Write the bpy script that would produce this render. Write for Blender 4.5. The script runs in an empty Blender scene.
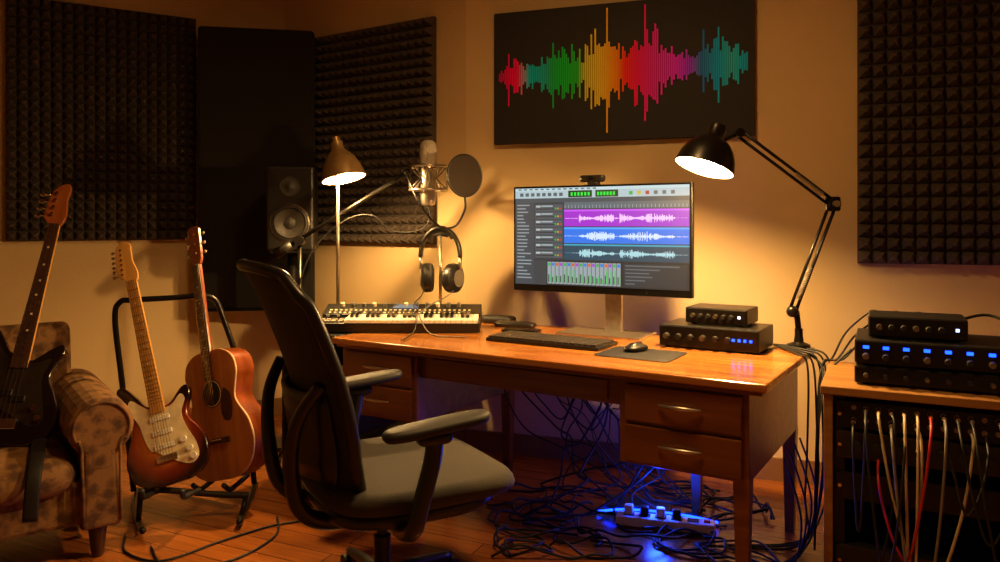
import bpy, bmesh, math, random
from mathutils import Vector, Matrix
random.seed(7)
R=math.radians
sc=bpy.context.scene
sc.view_settings.view_transform='Standard'
COL=sc.collection

def lin(h):
    h=h.lstrip('#'); o=[]
    for i in (0,2,4):
        c=int(h[i:i+2],16)/255
        o.append(c/12.92 if c<=0.04045 else ((c+0.055)/1.055)**2.4)
    return (o[0],o[1],o[2],1)

def base_mat(name):
    m=bpy.data.materials.new(name); m.use_nodes=True
    nt=m.node_tree; b=nt.nodes['Principled BSDF']
    return m,nt,b
def N(nt,t,**k):
    n=nt.nodes.new(t)
    for a,v in k.items(): setattr(n,a,v)
    return n
def mat(name,hexc,rough=.5,metal=0.,em=None,es=0,var=.15,scale=30,bump=0,coat=0):
    m,nt,b=base_mat(name)
    c=lin(hexc)
    tc=N(nt,'ShaderNodeTexCoord'); no=N(nt,'ShaderNodeTexNoise'); no.inputs['Scale'].default_value=scale
    no.inputs['Detail'].default_value=4
    nt.links.new(tc.outputs['Object'],no.inputs['Vector'])
    cr=N(nt,'ShaderNodeValToRGB')
    cr.color_ramp.elements[0].position=.3; cr.color_ramp.elements[1].position=.7
    cr.color_ramp.elements[0].color=tuple(x*(1-var) for x in c[:3])+(1,)
    cr.color_ramp.elements[1].color=tuple(min(1,x*(1+var)) for x in c[:3])+(1,)
    nt.links.new(no.outputs['Fac'],cr.inputs['Fac']); nt.links.new(cr.outputs['Color'],b.inputs['Base Color'])
    b.inputs['Roughness'].default_value=rough; b.inputs['Metallic'].default_value=metal
    b.inputs['Coat Weight'].default_value=coat
    if em: 
        b.inputs['Emission Color'].default_value=lin(em); b.inputs['Emission Strength'].default_value=es
    if bump:
        bp=N(nt,'ShaderNodeBump'); bp.inputs['Strength'].default_value=bump; bp.inputs['Distance'].default_value=.01
        nt.links.new(no.outputs['Fac'],bp.inputs['Height']); nt.links.new(bp.outputs['Normal'],b.inputs['Normal'])
    return m
def wood(name,c1,c2,rough=.35,axis='X',scale=6,coat=.2):
    m,nt,b=base_mat(name)
    tc=N(nt,'ShaderNodeTexCoord'); mp=N(nt,'ShaderNodeMapping')
    s={'X':(.35,4,4),'Y':(4,.35,4),'Z':(4,4,.35)}[axis]
    mp.inputs['Scale'].default_value=s
    no=N(nt,'ShaderNodeTexNoise'); no.inputs['Scale'].default_value=scale; no.inputs['Detail'].default_value=8; no.inputs['Distortion'].default_value=.6
    cr=N(nt,'ShaderNodeValToRGB'); e=cr.color_ramp.elements
    e[0].position=.35; e[1].position=.68; e[0].color=lin(c1); e[1].color=lin(c2)
    nt.links.new(tc.outputs['Object'],mp.inputs['Vector']); nt.links.new(mp.outputs['Vector'],no.inputs['Vector'])
    nt.links.new(no.outputs['Fac'],cr.inputs['Fac']); nt.links.new(cr.outputs['Color'],b.inputs['Base Color'])
    b.inputs['Roughness'].default_value=rough; b.inputs['Coat Weight'].default_value=coat
    b.inputs['Coat Roughness'].default_value=.25
    return m
def attr_mat(name,emis=0,rough=.6):
    m,nt,b=base_mat(name)
    a=N(nt,'ShaderNodeAttribute'); a.attribute_name='Col'
    if emis:
        b.inputs['Base Color'].default_value=(.01,.01,.01,1)
        nt.links.new(a.outputs['Color'],b.inputs['Emission Color']); b.inputs['Emission Strength'].default_value=emis
    else:
        nt.links.new(a.outputs['Color'],b.inputs['Base Color']); b.inputs['Specular IOR Level'].default_value=.1
    b.inputs['Roughness'].default_value=rough
    return m

# ---------------- materials
M={}
M['black']=mat('black_plastic','#161412',.36)
M['blackmetal']=mat('black_metal','#1c1917',.3,.5)
M['gloss']=mat('gloss_black','#0b0a0a',.12)
M['rubber']=mat('rubber','#191613',.6)
M['cable']=mat('cable_black','#0a0909',.6)
M['foam']=mat('acoustic_foam','#433830',.9,var=.2,scale=60,bump=.3)
M['trap']=mat('trap_fabric','#1a1613',.98,var=.3,scale=200,bump=.2)
M['silver']=mat('brushed_metal','#b8b0a4',.28,.9)
M['chrome']=mat('chrome','#d0ccc4',.15,1)
M['bronze']=mat('bronze_shade','#9a7c50',.35,.6)
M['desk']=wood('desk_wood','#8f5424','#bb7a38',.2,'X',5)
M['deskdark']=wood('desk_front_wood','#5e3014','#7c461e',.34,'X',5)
M['rackwood']=wood('rack_wood','#8a5c2c','#ab7c40',.4,'X',5)
M['gray']=mat('gray_fabric','#38332d',.9,var=.2,scale=300,bump=.2)
M['mesh']=mat('chair_mesh','#24211d',.75,var=.35,scale=400,bump=.3)
M['speaker']=mat('speaker_vinyl','#221f1c',.45)
M['cone']=mat('speaker_cone','#2a2622',.6)
M['cream']=mat('cream_plastic','#e2d3ae',.4)
M['white']=mat('white_plastic','#e8e2d4',.35,var=.04)
M['maple']=wood('maple_neck','#b9853f','#d69f58',.35,'Z',8)
M['rosewood']=wood('rosewood','#341c10','#4d2b18',.45,'Z',8)
M['redwood']=wood('red_wood','#7c3c18','#a2592a',.35,'Z',6)
M['spruce']=wood('spruce_top','#a8622c','#c4823c',.28,'Z',6,coat=.5)
M['mahog']=wood('mahogany_side','#74340f','#97491e',.25,'Z',6,coat=.5)
M['bassb']=mat('bass_black','#1a1110',.15,coat=.6)
M['led']=mat('blue_led','#1020ff',.4,em='#1240ff',es=6)
M['ledw']=mat('white_led','#ffffff',.4,em='#9fc0ff',es=3)
M['lcd']=mat('lcd_display','#40505a',.3,em='#9fc0ff',es=.15)
M['jack']=mat('jack_metal','#8d8578',.3,.9)
M['bulb']=mat('warm_bulb','#ffe0b0',.5,em='#ffcb80',es=2950,var=0)
M['shadein']=mat('shade_inside','#f2e4c8',.4,var=.03)
M['red']=mat('red_cable','#b02018',.5)
M['ccable']=mat('cream_cable','#c2b08c',.5)
M['gcable']=mat('grey_cable','#6e675c',.5)
M['skirt']=mat('baseboard_paint','#80592f',.5,var=.05)
M['attr']=attr_mat('printed_canvas')
M['screen']=attr_mat('screen_pixels',1.15,.3)
def sunburst():
    m,nt,b=base_mat('sunburst')
    tc=N(nt,'ShaderNodeTexCoord'); mp=N(nt,'ShaderNodeMapping'); mp.inputs['Location'].default_value=(0,0,-1.0); mp.inputs['Scale'].default_value=(6.2,0,5.4)
    ln=N(nt,'ShaderNodeVectorMath',operation='LENGTH'); cr=N(nt,'ShaderNodeValToRGB'); e=cr.color_ramp.elements
    e[0].position=.35; e[0].color=lin('#c47026'); e[1].position=1.0; e[1].color=lin('#1c0a06')
    x=e.new(.72); x.color=lin('#7a2a12')
    nt.links.new(tc.outputs['Object'],mp.inputs['Vector']); nt.links.new(mp.outputs['Vector'],ln.inputs[0]); nt.links.new(ln.outputs['Value'],cr.inputs['Fac']); nt.links.new(cr.outputs['Color'],b.inputs['Base Color'])
    b.inputs['Roughness'].default_value=.2; b.inputs['Coat Weight'].default_value=.6
    return m
M['sunburst']=sunburst()
def upholstery():
    m,nt,b=base_mat('upholstery')
    tc=N(nt,'ShaderNodeTexCoord'); v=N(nt,'ShaderNodeTexVoronoi'); v.inputs['Scale'].default_value=20
    no=N(nt,'ShaderNodeTexNoise'); no.inputs['Scale'].default_value=26; no.inputs['Detail'].default_value=5; no.inputs['Distortion'].default_value=1.8
    mul=N(nt,'ShaderNodeMath',operation='MULTIPLY'); cr=N(nt,'ShaderNodeValToRGB'); e=cr.color_ramp.elements
    e[0].position=.12; e[0].color=lin('#55371d'); e[1].position=.32; e[1].color=lin('#8a6236')
    nt.links.new(tc.outputs['Object'],v.inputs['Vector']); nt.links.new(tc.outputs['Object'],no.inputs['Vector'])
    nt.links.new(v.outputs['Distance'],mul.inputs[0]); nt.links.new(no.outputs['Fac'],mul.inputs[1])
    nt.links.new(mul.outputs[0],cr.inputs['Fac']); nt.links.new(cr.outputs['Color'],b.inputs['Base Color']); b.inputs['Roughness'].default_value=.85
    return m
M['uph']=upholstery()
def wallmat():
    m,nt,b=base_mat('wall_paint')
    tc=N(nt,'ShaderNodeTexCoord'); no=N(nt,'ShaderNodeTexNoise'); no.inputs['Scale'].default_value=1.2; no.inputs['Detail'].default_value=6
    cr=N(nt,'ShaderNodeValToRGB'); e=cr.color_ramp.elements
    e[0].position=.3;e[0].color=lin('#caad7c');e[1].position=.7;e[1].color=lin('#d2b686')
    n2=N(nt,'ShaderNodeTexNoise'); n2.inputs['Scale'].default_value=90
    bp=N(nt,'ShaderNodeBump'); bp.inputs['Strength'].default_value=.12; bp.inputs['Distance'].default_value=.01
    nt.links.new(tc.outputs['Object'],no.inputs['Vector']); nt.links.new(tc.outputs['Object'],n2.inputs['Vector'])
    nt.links.new(no.outputs['Fac'],cr.inputs['Fac']); nt.links.new(cr.outputs['Color'],b.inputs['Base Color'])
    nt.links.new(n2.outputs['Fac'],bp.inputs['Height']); nt.links.new(bp.outputs['Normal'],b.inputs['Normal'])
    b.inputs['Roughness'].default_value=.75
    return m
M['wall']=wallmat()
def floormat():
    m,nt,b=base_mat('floor_boards')
    tc=N(nt,'ShaderNodeTexCoord'); mp=N(nt,'ShaderNodeMapping'); mp.inputs['Rotation'].default_value=(0,0,R(25))
    br=N(nt,'ShaderNodeTexBrick'); br.inputs['Scale'].default_value=1; br.inputs['Brick Width'].default_value=1.3; br.inputs['Row Height'].default_value=.11
    br.inputs['Mortar Size'].default_value=.002; br.offset=.37
    br.inputs['Color1'].default_value=lin('#9a5622'); br.inputs['Color2'].default_value=lin('#b66a2c'); br.inputs['Mortar'].default_value=lin('#3a1c0c')
    mp2=N(nt,'ShaderNodeMapping'); mp2.inputs['Scale'].default_value=(1,14,1)
    no=N(nt,'ShaderNodeTexNoise'); no.inputs['Scale'].default_value=4; no.inputs['Detail'].default_value=7
    mx=N(nt,'ShaderNodeMixRGB',blend_type='MULTIPLY'); mx.inputs['Fac'].default_value=.7
    cr=N(nt,'ShaderNodeValToRGB'); e=cr.color_ramp.elements; e[0].position=.3;e[0].color=(.5,.42,.36,1);e[1].position=.65;e[1].color=(1,1,1,1)
    nt.links.new(tc.outputs['Object'],mp.inputs['Vector']); nt.links.new(mp.outputs['Vector'],br.inputs['Vector']); nt.links.new(mp.outputs['Vector'],mp2.inputs['Vector'])
    nt.links.new(mp2.outputs['Vector'],no.inputs['Vector']); nt.links.new(no.outputs['Fac'],cr.inputs['Fac'])
    nt.links.new(br.outputs['Color'],mx.inputs['Color1']); nt.links.new(cr.outputs['Color'],mx.inputs['Color2']); nt.links.new(mx.outputs['Color'],b.inputs['Base Color'])
    b.inputs['Roughness'].default_value=.24
    return m
M['floor']=floormat()

# ---------------- geometry helpers
def empty(name,loc=(0,0,0),rz=0,mw=None,rx=0):
    e=bpy.data.objects.new(name,None); COL.objects.link(e); e.empty_display_size=.1
    if mw is not None: e.matrix_world=mw
    else: e.location=loc; e.rotation_euler=(R(rx),0,R(rz))
    return e
def mk(name,verts,faces,m,parent=None,smooth=False,loc=(0,0,0),rot=(0,0,0),fix=True):
    me=bpy.data.meshes.new(name); me.from_pydata([tuple(v) for v in verts],[],faces); me.validate()
    if fix:
        bm=bmesh.new(); bm.from_mesh(me); bmesh.ops.recalc_face_normals(bm,faces=bm.faces); bm.to_mesh(me); bm.free()
    me.materials.append(M[m] if isinstance(m,str) else m)
    if smooth:
        for p in me.polygons: p.use_smooth=True
    o=bpy.data.objects.new(name,me); COL.objects.link(o); o.location=loc; o.rotation_euler=rot
    if parent: o.parent=parent
    return o
def bev(o,w,seg=2):
    md=o.modifiers.new('bevel','BEVEL'); md.width=w; md.segments=seg; md.limit_method='ANGLE'; md.angle_limit=R(40)
    return o
def box(name,x0,x1,y0,y1,z0,z1,m,parent=None,b=.003,rot=(0,0,0),loc=None):
    cx,cy,cz=(x0+x1)/2,(y0+y1)/2,(z0+z1)/2
    hx,hy,hz=(x1-x0)/2,(y1-y0)/2,(z1-z0)/2
    v=[(sx*hx,sy*hy,sz*hz) for sx in(-1,1) for sy in(-1,1) for sz in(-1,1)]
    f=[(0,1,3,2),(4,6,7,5),(0,4,5,1),(2,3,7,6),(0,2,6,4),(1,5,7,3)]
    o=mk(name,v,f,m,parent,loc=(cx,cy,cz),rot=rot)
    if b: bev(o,min(b,hx*.8,hy*.8,hz*.8))
    return o
def boxes(name,L,m,parent,**k):
    V=[];F=[]
    for (x0,x1,y0,y1,z0,z1) in L:
        n=len(V)
        V+=[(x,y,z) for x in(x0,x1) for y in(y0,y1) for z in(z0,z1)]
        F+=[tuple(n+i for i in f) for f in [(0,1,3,2),(4,6,7,5),(0,4,5,1),(2,3,7,6),(0,2,6,4),(1,5,7,3)]]
    return mk(name,V,F,m,parent,**k)
def catmull(P,n=6,closed=False):
    P=[Vector(p) for p in P]; out=[]; L=len(P)
    rng=range(L) if closed else range(L-1)
    for i in rng:
        if closed: a,b,c,d=P[(i-1)%L],P[i],P[(i+1)%L],P[(i+2)%L]
        else: a,b,c,d=P[max(i-1,0)],P[i],P[i+1],P[min(i+2,L-1)]
        for k in range(n):
            t=k/n
            out.append(.5*((2*b)+(c-a)*t+(2*a-5*b+4*c-d)*t*t+(3*b-a-3*c+d)*t**3))
    if not closed: out.append(P[-1])
    return out
def tube(name,P,r,m,parent=None,seg=8,n=6,closed=False,sx=1,sy=1,rf=None):
    pts=catmull(P,n,closed) if n>1 else [Vector(p) for p in P]
    L=len(pts); V=[];F=[]
    t0=(pts[1]-pts[0]).normalized()
    up=Vector((0,0,1)) if abs(t0.z)<.9 else Vector((0,1,0))
    a=t0.cross(up).normalized()
    for i,p in enumerate(pts):
        if closed: t=(pts[(i+1)%L]-pts[i-1])
        else: t=(pts[min(i+1,L-1)]-pts[max(i-1,0)])
        if t.length<1e-9: t=t0
        t=t.normalized(); a=(a-t*a.dot(t)).normalized(); b=t.cross(a)
        rr=r*(rf(i/(L-1)) if rf else 1)
        for k in range(seg):
            an=2*math.pi*k/seg
            V.append(p+a*(math.cos(an)*rr*sx)+b*(math.sin(an)*rr*sy))
    for i in range(L if closed else L-1):
        j=(i+1)%L
        for k in range(seg):
            k2=(k+1)%seg; F.append((i*seg+k,i*seg+k2,j*seg+k2,j*seg+k))
    if not closed:
        F.append(tuple(range(seg))[::-1]); F.append(tuple((L-1)*seg+k for k in range(seg)))
    return mk(name,V,F,m,parent,smooth=seg>5)
def rod(name,a,b,r,m,parent=None,seg=12): return tube(name,[a,b],r,m,parent,seg,1)
def axismat(loc,axis):
    z=Vector(axis).normalized(); return Matrix.Translation(loc)@z.to_track_quat('Z','Y').to_matrix().to_4x4()
def lathe(name,prof,m,parent=None,loc=(0,0,0),axis=(0,0,1),n=32,smooth=True,cap=True):
    T=axismat(loc,axis); V=[];F=[]
    for r,z in prof:
        for k in range(n):
            an=2*math.pi*k/n; V.append(T@Vector((max(r,1e-4)*math.cos(an),max(r,1e-4)*math.sin(an),z)))
    for i in range(len(prof)-1):
        for k in range(n):
            k2=(k+1)%n; F.append((i*n+k,i*n+k2,(i+1)*n+k2,(i+1)*n+k))
    if cap:
        F.append(tuple(range(n))[::-1]); F.append(tuple((len(prof)-1)*n+k for k in range(n)))
    o=mk(name,V,F,m,parent,smooth=smooth)
    if smooth:
        md=o.modifiers.new('es','EDGE_SPLIT'); md.split_angle=R(45)
    return o
def cyl(name,loc,axis,r,h,m,parent=None,n=24): return lathe(name,[(r,-h/2),(r,h/2)],m,parent,loc,axis,n)
def ball(name,loc,r,m,parent=None,sz=(1,1,1)):
    V=[];F=[];a,b=12,20
    for i in range(a+1):
        th=math.pi*i/a
        for k in range(b):
            ph=2*math.pi*k/b; V.append((loc[0]+r*sz[0]*max(math.sin(th),1e-4)*math.cos(ph),loc[1]+r*sz[1]*max(math.sin(th),1e-4)*math.sin(ph),loc[2]+r*sz[2]*math.cos(th)))
    for i in range(a):
        for k in range(b):
            k2=(k+1)%b; F.append((i*b+k,i*b+k2,(i+1)*b+k2,(i+1)*b+k))
    return mk(name,V,F,m,parent,smooth=True)
def pad(name,cx,cy,z0,z1,hx,hy,m,parent=None,ex=4,crown=.0,er=.5,fz=None,rz=0,n=48):
    """rounded cushion: superellipse plan, rounded edge"""
    H=z1-z0; V=[];F=[]
    er=min(er*H,min(hx,hy)*.6)
    rings=[(.02,z0),(.6,z0)]
    for k in range(7):
        a=-math.pi/2+math.pi*k/6
        rings.append((('e',er*(1-math.cos(a))),z0+H/2+H/2*math.sin(a)))
    rings+=[(.8,z1+crown*.36),(.5,z1+crown*.75),(.02,z1+crown)]
    ca,sa=math.cos(R(rz)),math.sin(R(rz))
    for s,z in rings:
        for k in range(n):
            t=2*math.pi*k/n; c,d=math.cos(t),math.sin(t)
            x=math.copysign(abs(c)**(2/ex),c); y=math.copysign(abs(d)**(2/ex),d)
            if isinstance(s,tuple): X=x*(hx-s[1]);Y=y*(hy-s[1])
            else: X=x*(hx-er)*s;Y=y*(hy-er)*s
            zz=z+(fz(X/hx,Y/hy) if fz else 0)
            V.append((cx+X*ca-Y*sa,cy+X*sa+Y*ca,zz))
    L=len(rings)
    for i in range(L-1):
        for k in range(n):
            k2=(k+1)%n; F.append((i*n+k,i*n+k2,(i+1)*n+k2,(i+1)*n+k))
    F.append(tuple(range(n))[::-1]); F.append(tuple((L-1)*n+k for k in range(n)))
    return mk(name,V,F,m,parent,smooth=True)
def prism(name,out,y0,y1,m,parent=None,b=.004,smooth=False,axis='y'):
    """outline in (x,z) extruded along y"""
    n=len(out); V=[(p[0],y0,p[1]) for p in out]+[(p[0],y1,p[1]) for p in out]
    F=[tuple(range(n)),tuple(range(2*n-1,n-1,-1))]+[(i,(i+1)%n,n+(i+1)%n,n+i) for i in range(n)]
    o=mk(name,V,F,m,parent)
    if b: bev(o,b,3)
    return o
def quads(name,L,y,m,parent,step=0.0):
    """list (x0,z0,x1,z1,hex) on plane y facing -y, vertex coloured"""
    V=[];F=[]
    for i,(x0,z0,x1,z1,c) in enumerate(L):
        yy=y-step*i; n=len(V); V+=[(x0,yy,z0),(x1,yy,z0),(x1,yy,z1),(x0,yy,z1)]; F.append((n,n+1,n+2,n+3))
    me=bpy.data.meshes.new(name); me.from_pydata(V,[],F)
    ca=me.color_attributes.new('Col','FLOAT_COLOR','CORNER')
    for i,q in enumerate(L):
        c=lin(q[4]) if isinstance(q[4],str) else q[4]
        for k in range(4): ca.data[i*4+k].color=c
    me.materials.append(M[m]); o=bpy.data.objects.new(name,me); COL.objects.link(o); o.parent=parent
    return o

# ---------------- room shell
H=2.9
C1=(-1.426,4.97);W0=(-.19,4.197);R1=(2.7,3.2285);R2=(2.7,-1.8);L2=(-3.6,-1.8);L1=(-3.6,3.715)
def wall(name,A,B,m='wall',z0=0,z1=H,t=.12):
    """interior surface A->B, interior on the right hand side; thickness outwards"""
    A=Vector(A);B=Vector(B);d=(B-A).normalized(); n=Vector((-d.y,d.x))
    a,b=A,B; P=[a-d*.0,b+d*.0,b+n*t,a+n*t]
    V=[(p.x,p.y,z0) for p in P]+[(p.x,p.y,z1) for p in P]
    F=[(0,1,2,3),(4,5,6,7),(0,1,5,4),(1,2,6,5),(2,3,7,6),(3,0,4,7)]
    return mk(name,V,F,m)
wall('wall_left',L1,C1);wall('wall_corner',C1,W0);wall('wall_back',W0,R1);wall('wall_right',R1,R2);wall('wall_front',R2,L2);wall('wall_side',L2,L1)
def bb(name,A,B):
    A=Vector(A);B=Vector(B);d=(B-A).normalized();n=Vector((-d.y,d.x))
    A2=A-n*.018;B2=B-n*.018
    wall(name,A2,B2,'skirt',0,.11,.0175)
bb('baseboard_left',L1,C1);bb('baseboard_corner',C1,W0);bb('baseboard_back',W0,R1);bb('baseboard_right',R1,R2)
def slab(name,z0,z1,m):
    P=[(C1[0],C1[1]+.15),(W0[0]+.05,W0[1]+.15),(R1[0]+.13,R1[1]+.1),(R2[0]+.13,R2[1]-.13),(L2[0]-.13,L2[1]-.13),(L1[0]-.13,L1[1]+.1)]
    n=6;V=[(x,y,z0) for x,y in P]+[(x,y,z1) for x,y in P]
    F=[tuple(range(n)),tuple(range(n,2*n))]+[(i,(i+1)%n,n+(i+1)%n,n+i) for i in range(n)]
    return mk(name,V,F,m)
slab('floor',-.1,0,'floor'); slab('ceiling',H,H+.1,mat('ceiling_paint','#8a6a45',.9))

# foam panels
def foam(name,A,yaw,w,z0,z1,cell=.056,dep=.05):
    e=empty(name,(A[0],A[1],z0),-yaw); h=z1-z0
    nx=round(w/cell);nz=round(h/cell);cx=w/nx;cz=h/nz
    V=[];F=[]
    yb=-.03;
    box('backing',0,w,-.03,0,0,h,'foam',e,b=0)
    for i in range(nx):
        for j in range(nz):
            n=len(V);x=i*cx;z=j*cz; q=.06
            V+=[(x,yb,z),(x+cx,yb,z),(x+cx,yb,z+cz),(x,yb,z+cz)]
            a=.40
            V+=[(x+cx*a,yb-dep,z+cz*a),(x+cx*(1-a),yb-dep,z+cz*a),(x+cx*(1-a),yb-dep,z+cz*(1-a)),(x+cx*a,yb-dep,z+cz*(1-a))]
            F+=[(n,n+1,n+5,n+4),(n+1,n+2,n+6,n+5),(n+2,n+3,n+7,n+6),(n+3,n,n+4,n+7),(n+4,n+5,n+6,n+7)]
    mk('pyramids',V,F,'foam',e,fix=False)
    return e
# left wall panel : from left end
foam('acoustic_foam_panel',(-2.765+.004,4.197-.008),-30,.99,1.16,2.53)
foam('acoustic_foam_panel',(-1.17-.004,4.810-.008),32,.955,1.14,2.44)
foam('acoustic_foam_panel',(1.697-.002,3.5645-.006),18.5,.72,1.07,2.62,cell=.062)
# bass trap across the corner
e=empty('bass_trap',(-1.818,4.50,.74),math.degrees(math.atan2(.12,.672)))
box('core',0,.683,0,.10,0,1.71,'trap',e,b=.02)
box('frame_bottom',.0,.683,-.004,.1,-.012,.0,'blackmetal',e,b=.002)
# window trim on left wall (edge of frame)
e=empty('window_1',(-3.33,3.868,0),30)
for i,(a,b_,c,d) in enumerate([(0,.06,1.08,2.5),(.50,.56,1.08,2.5),(0,.56,2.5,2.56)]):
    box('casing_%d'%i,a,b_,-.03,-.004,c,d,'skirt',e)
box('sill',-.05,.62,-.07,-.004,1.02,1.075,'skirt',e)
box('glass',.06,.50,-.014,-.006,1.08,2.5,'gloss',e,b=0)

# ---------------- artwork
e=empty('waveform_wall_art',(-.022,4.134,1.69),-18.5)
box('canvas',0,1.35,-.035,-.004,0,.715,mat('art_black','#191412',.7),e,b=.003)
cols=[(0,'#d01060'),(.08,'#ff1070'),(.13,'#18c8f0'),(.19,'#18c8d8'),(.23,'#18c860'),(.34,'#28d838'),(.37,'#e0d828'),(.43,'#ffd828'),(.5,'#ff9c18'),(.53,'#ff3818'),(.58,'#ff1870'),(.66,'#ff18c0'),(.72,'#f828ff'),(.79,'#a048ff'),(.83,'#2080ff'),(.88,'#20b0ff'),(.95,'#28d4ff'),(1,'#20b8ff')]
env=[(0,.06),(.04,.18),(.08,.24),(.12,.12),(.18,.2),(.24,.33),(.28,.42),(.32,.25),(.37,.24),(.42,.55),(.455,.65),(.5,.35),(.55,.22),(.6,.62),(.63,.66),(.68,.4),(.74,.22),(.79,.12),(.84,.3),(.9,.34),(.95,.22),(1,.08)]
def interp(T,t):
    for (a,x),(b,y) in zip(T,T[1:]):
        if a<=t<=b: return x+(y-x)*(t-a)/(b-a)
    return T[-1][1]
def colat(t):
    for (a,x),(b,y) in zip(cols,cols[1:]):
        if a<=t<=b:
            k=(t-a)/(b-a);X=lin(x);Y=lin(y);return tuple((X[i]*(1-k)+Y[i]*k)*.98 for i in range(3))+(1,)
L=[]
nb=125
for i in range(nb):
    t=i/(nb-1); a=interp(env,t)*.52*(.3+.7*random.random()**1.2)+.008
    if random.random()<.10: a*=1.4
    x=.03+t*1.28; c=colat(t); zc=.365
    L.append((x,max(.04,zc-a*(.8+.4*random.random())),x+.0082,min(.69,zc+a*(.8+.3*random.random())),c))
quads('waveform',L,-.0365,'attr',e)

# ---------------- desk
D0=(-.751,3.337)
desk=empty('wooden_desk',(D0[0],D0[1],0),-32.2)
box('top',0,1.87,0,.86,.722,.75,'desk',desk,.006)
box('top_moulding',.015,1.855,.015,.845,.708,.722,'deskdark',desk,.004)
for nm,a,b_ in (('left',.04,.46),('right',1.365,1.81)):
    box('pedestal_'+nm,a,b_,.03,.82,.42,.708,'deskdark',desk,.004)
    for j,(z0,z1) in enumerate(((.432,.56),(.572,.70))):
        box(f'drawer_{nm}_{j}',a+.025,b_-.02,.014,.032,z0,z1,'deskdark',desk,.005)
        cx=(a+b_)/2; cz=(z0+z1)/2+.005
        tube(f'handle_{nm}_{j}',[(cx-.075,.008,cz),(cx-.04,-.002,cz),(cx,-.006,cz),(cx+.04,-.002,cz),(cx+.075,.008,cz)],.007,'silver',desk,10,4,sy=1.0,rf=lambda t:.35+.75*math.sin(math.pi*t))
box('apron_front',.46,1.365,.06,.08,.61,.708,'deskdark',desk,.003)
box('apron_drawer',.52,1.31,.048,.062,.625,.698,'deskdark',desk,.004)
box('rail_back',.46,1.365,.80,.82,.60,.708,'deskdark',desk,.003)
for i,(x,y) in enumerate([(.065,.055),(.065,.795),(.435,.795),(.435,.055),(1.785,.055),(1.785,.795),(1.40,.795)]):
    V=[];
    for z,h in ((0,.017),(.42,.026),(.43,.026)):
        V+=[(x-h,y-h,z),(x+h,y-h,z),(x+h,y+h,z),(x-h,y+h,z)]
    F=[(0,1,2,3),(8,9,10,11)]+[(r*4+k,r*4+(k+1)%4,r*4+4+(k+1)%4,r*4+4+k) for r in (0,1) for k in range(4)]
    mk(f'leg_{i}',V,F,'deskdark',desk)

# ---------------- equipment cart left of desk
cart=empty('equipment_cart',(D0[0],D0[1],0),-32.2)
box('top',-.37,-.015,.04,.78,.73,.748,'black',cart)
box('bottom',-.37,-.015,.04,.78,.06,.08,'black',cart)
for i,(x,y) in enumerate([(-.355,.055),(-.03,.055),(-.355,.765),(-.03,.765)]):
    box(f'post_{i}',x-.012,x+.012,y-.012,y+.012,0,.73,'blackmetal',cart)
for i,z in enumerate((.12,.25,.38,.60)):
    box(f'rack_unit_{i}',-.335,-.05,.06,.7,z,z+.1,'black',cart,.004)
    for k in range(6):
        cyl(f'knob_{i}_{k}',(-.31+k*.045,.05,z+.05),(0,-1,0),.011,.024,'silver' if k%2 else 'jack',cart,14)
box('shelf_mixer',-.345,-.04,.055,.6,.52,.56,'blackmetal',cart)

# ---------------- monitor
mon=empty('computer_monitor',(.448,3.45,.75),-30)
box('shell',-.44,.44,0,.03,.182,.686,'black',mon,.005)
box('bezel_glass',-.437,.437,-.003,.001,.185,.683,'gloss',mon,.001)
box('rear_bulge',-.2,.25,.03,.06,.25,.55,'black',mon,.012)
box('neck',.015,.095,.055,.078,.008,.45,'silver',mon,.004)
box('foot',-.16,.24,-.11,.13,0,.01,'silver',mon,.003)
S=[]
def sq(a,b,c,d,col): # normalised x0,y0(top),x1,y1
    X0,X1,Z1,Z0=-.428,.428,.676,.215
    S.append((X0+(X1-X0)*a,Z1-(Z1-Z0)*d,X0+(X1-X0)*c,Z1-(Z1-Z0)*b,col))
sq(0,0,1,1,'#2b3036')
sq(0,0,1,.028,'#b8d0d4'); sq(0,.028,1,.105,'#a8bcc2'); sq(0,.105,1,.15,'#414b52')
for i in range(14): sq(.02+i*.035,.006,.04+i*.035,.02,'#5a6468')
sq(.33,.032,.47,.1,'#10301c'); sq(.49,.032,.62,.1,'#143820')
for i in range(6): sq(.345+i*.02,.05,.357+i*.02,.085,'#20e040')
for i in range(6): sq(.5+i*.018,.05,.512+i*.018,.085,'#20e040')
for i in range(8): sq(.03+i*.035,.05,.052+i*.035,.085,'#4e5e62')
for i,c in enumerate(['#3ca650','#c8b030','#b03a30','#5a6468','#5a6468','#5a6468']): sq(.68+i*.045,.05,.70+i*.045,.085,c)
sq(0,.15,.12,1,'#39424a')
for i in range(22): sq(.012,.17+i*.036,.05+.055*random.random(),.182+i*.036,'#8a969a')
sq(.122,.15,.30,.74,'#2e353b')
for i in range(7):
    y=.17+i*.08; sq(.126,y,.296,y+.072,'#465058')
    sq(.132,y+.01,.16,y+.03,'#a9b4b6'); sq(.165,y+.01,.235,y+.025,'#98a4a8'); sq(.132,y+.042,.25,y+.052,'#23282c'); 
    for k,c in enumerate(['#38c040','#d0a020','#c03030']): sq(.248+k*.016,y+.035,.257+k*.016,y+.05,c)
sq(.305,.15,1,.215,'#56636b')
for i in range(34): sq(.31+i*.0205,.18,.312+i*.0205,.21,'#b2bcc0')
sq(.305,.225,1,.395,'#9c28c4'); sq(.305,.225,1,.245,'#c050e4')
sq(.305,.405,1,.565,'#1f70e0'); sq(.305,.405,1,.423,'#4aa0f8')
sq(.305,.575,1,.735,'#1c4458'); sq(.305,.575,1,.59,'#30a0b8')
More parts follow.
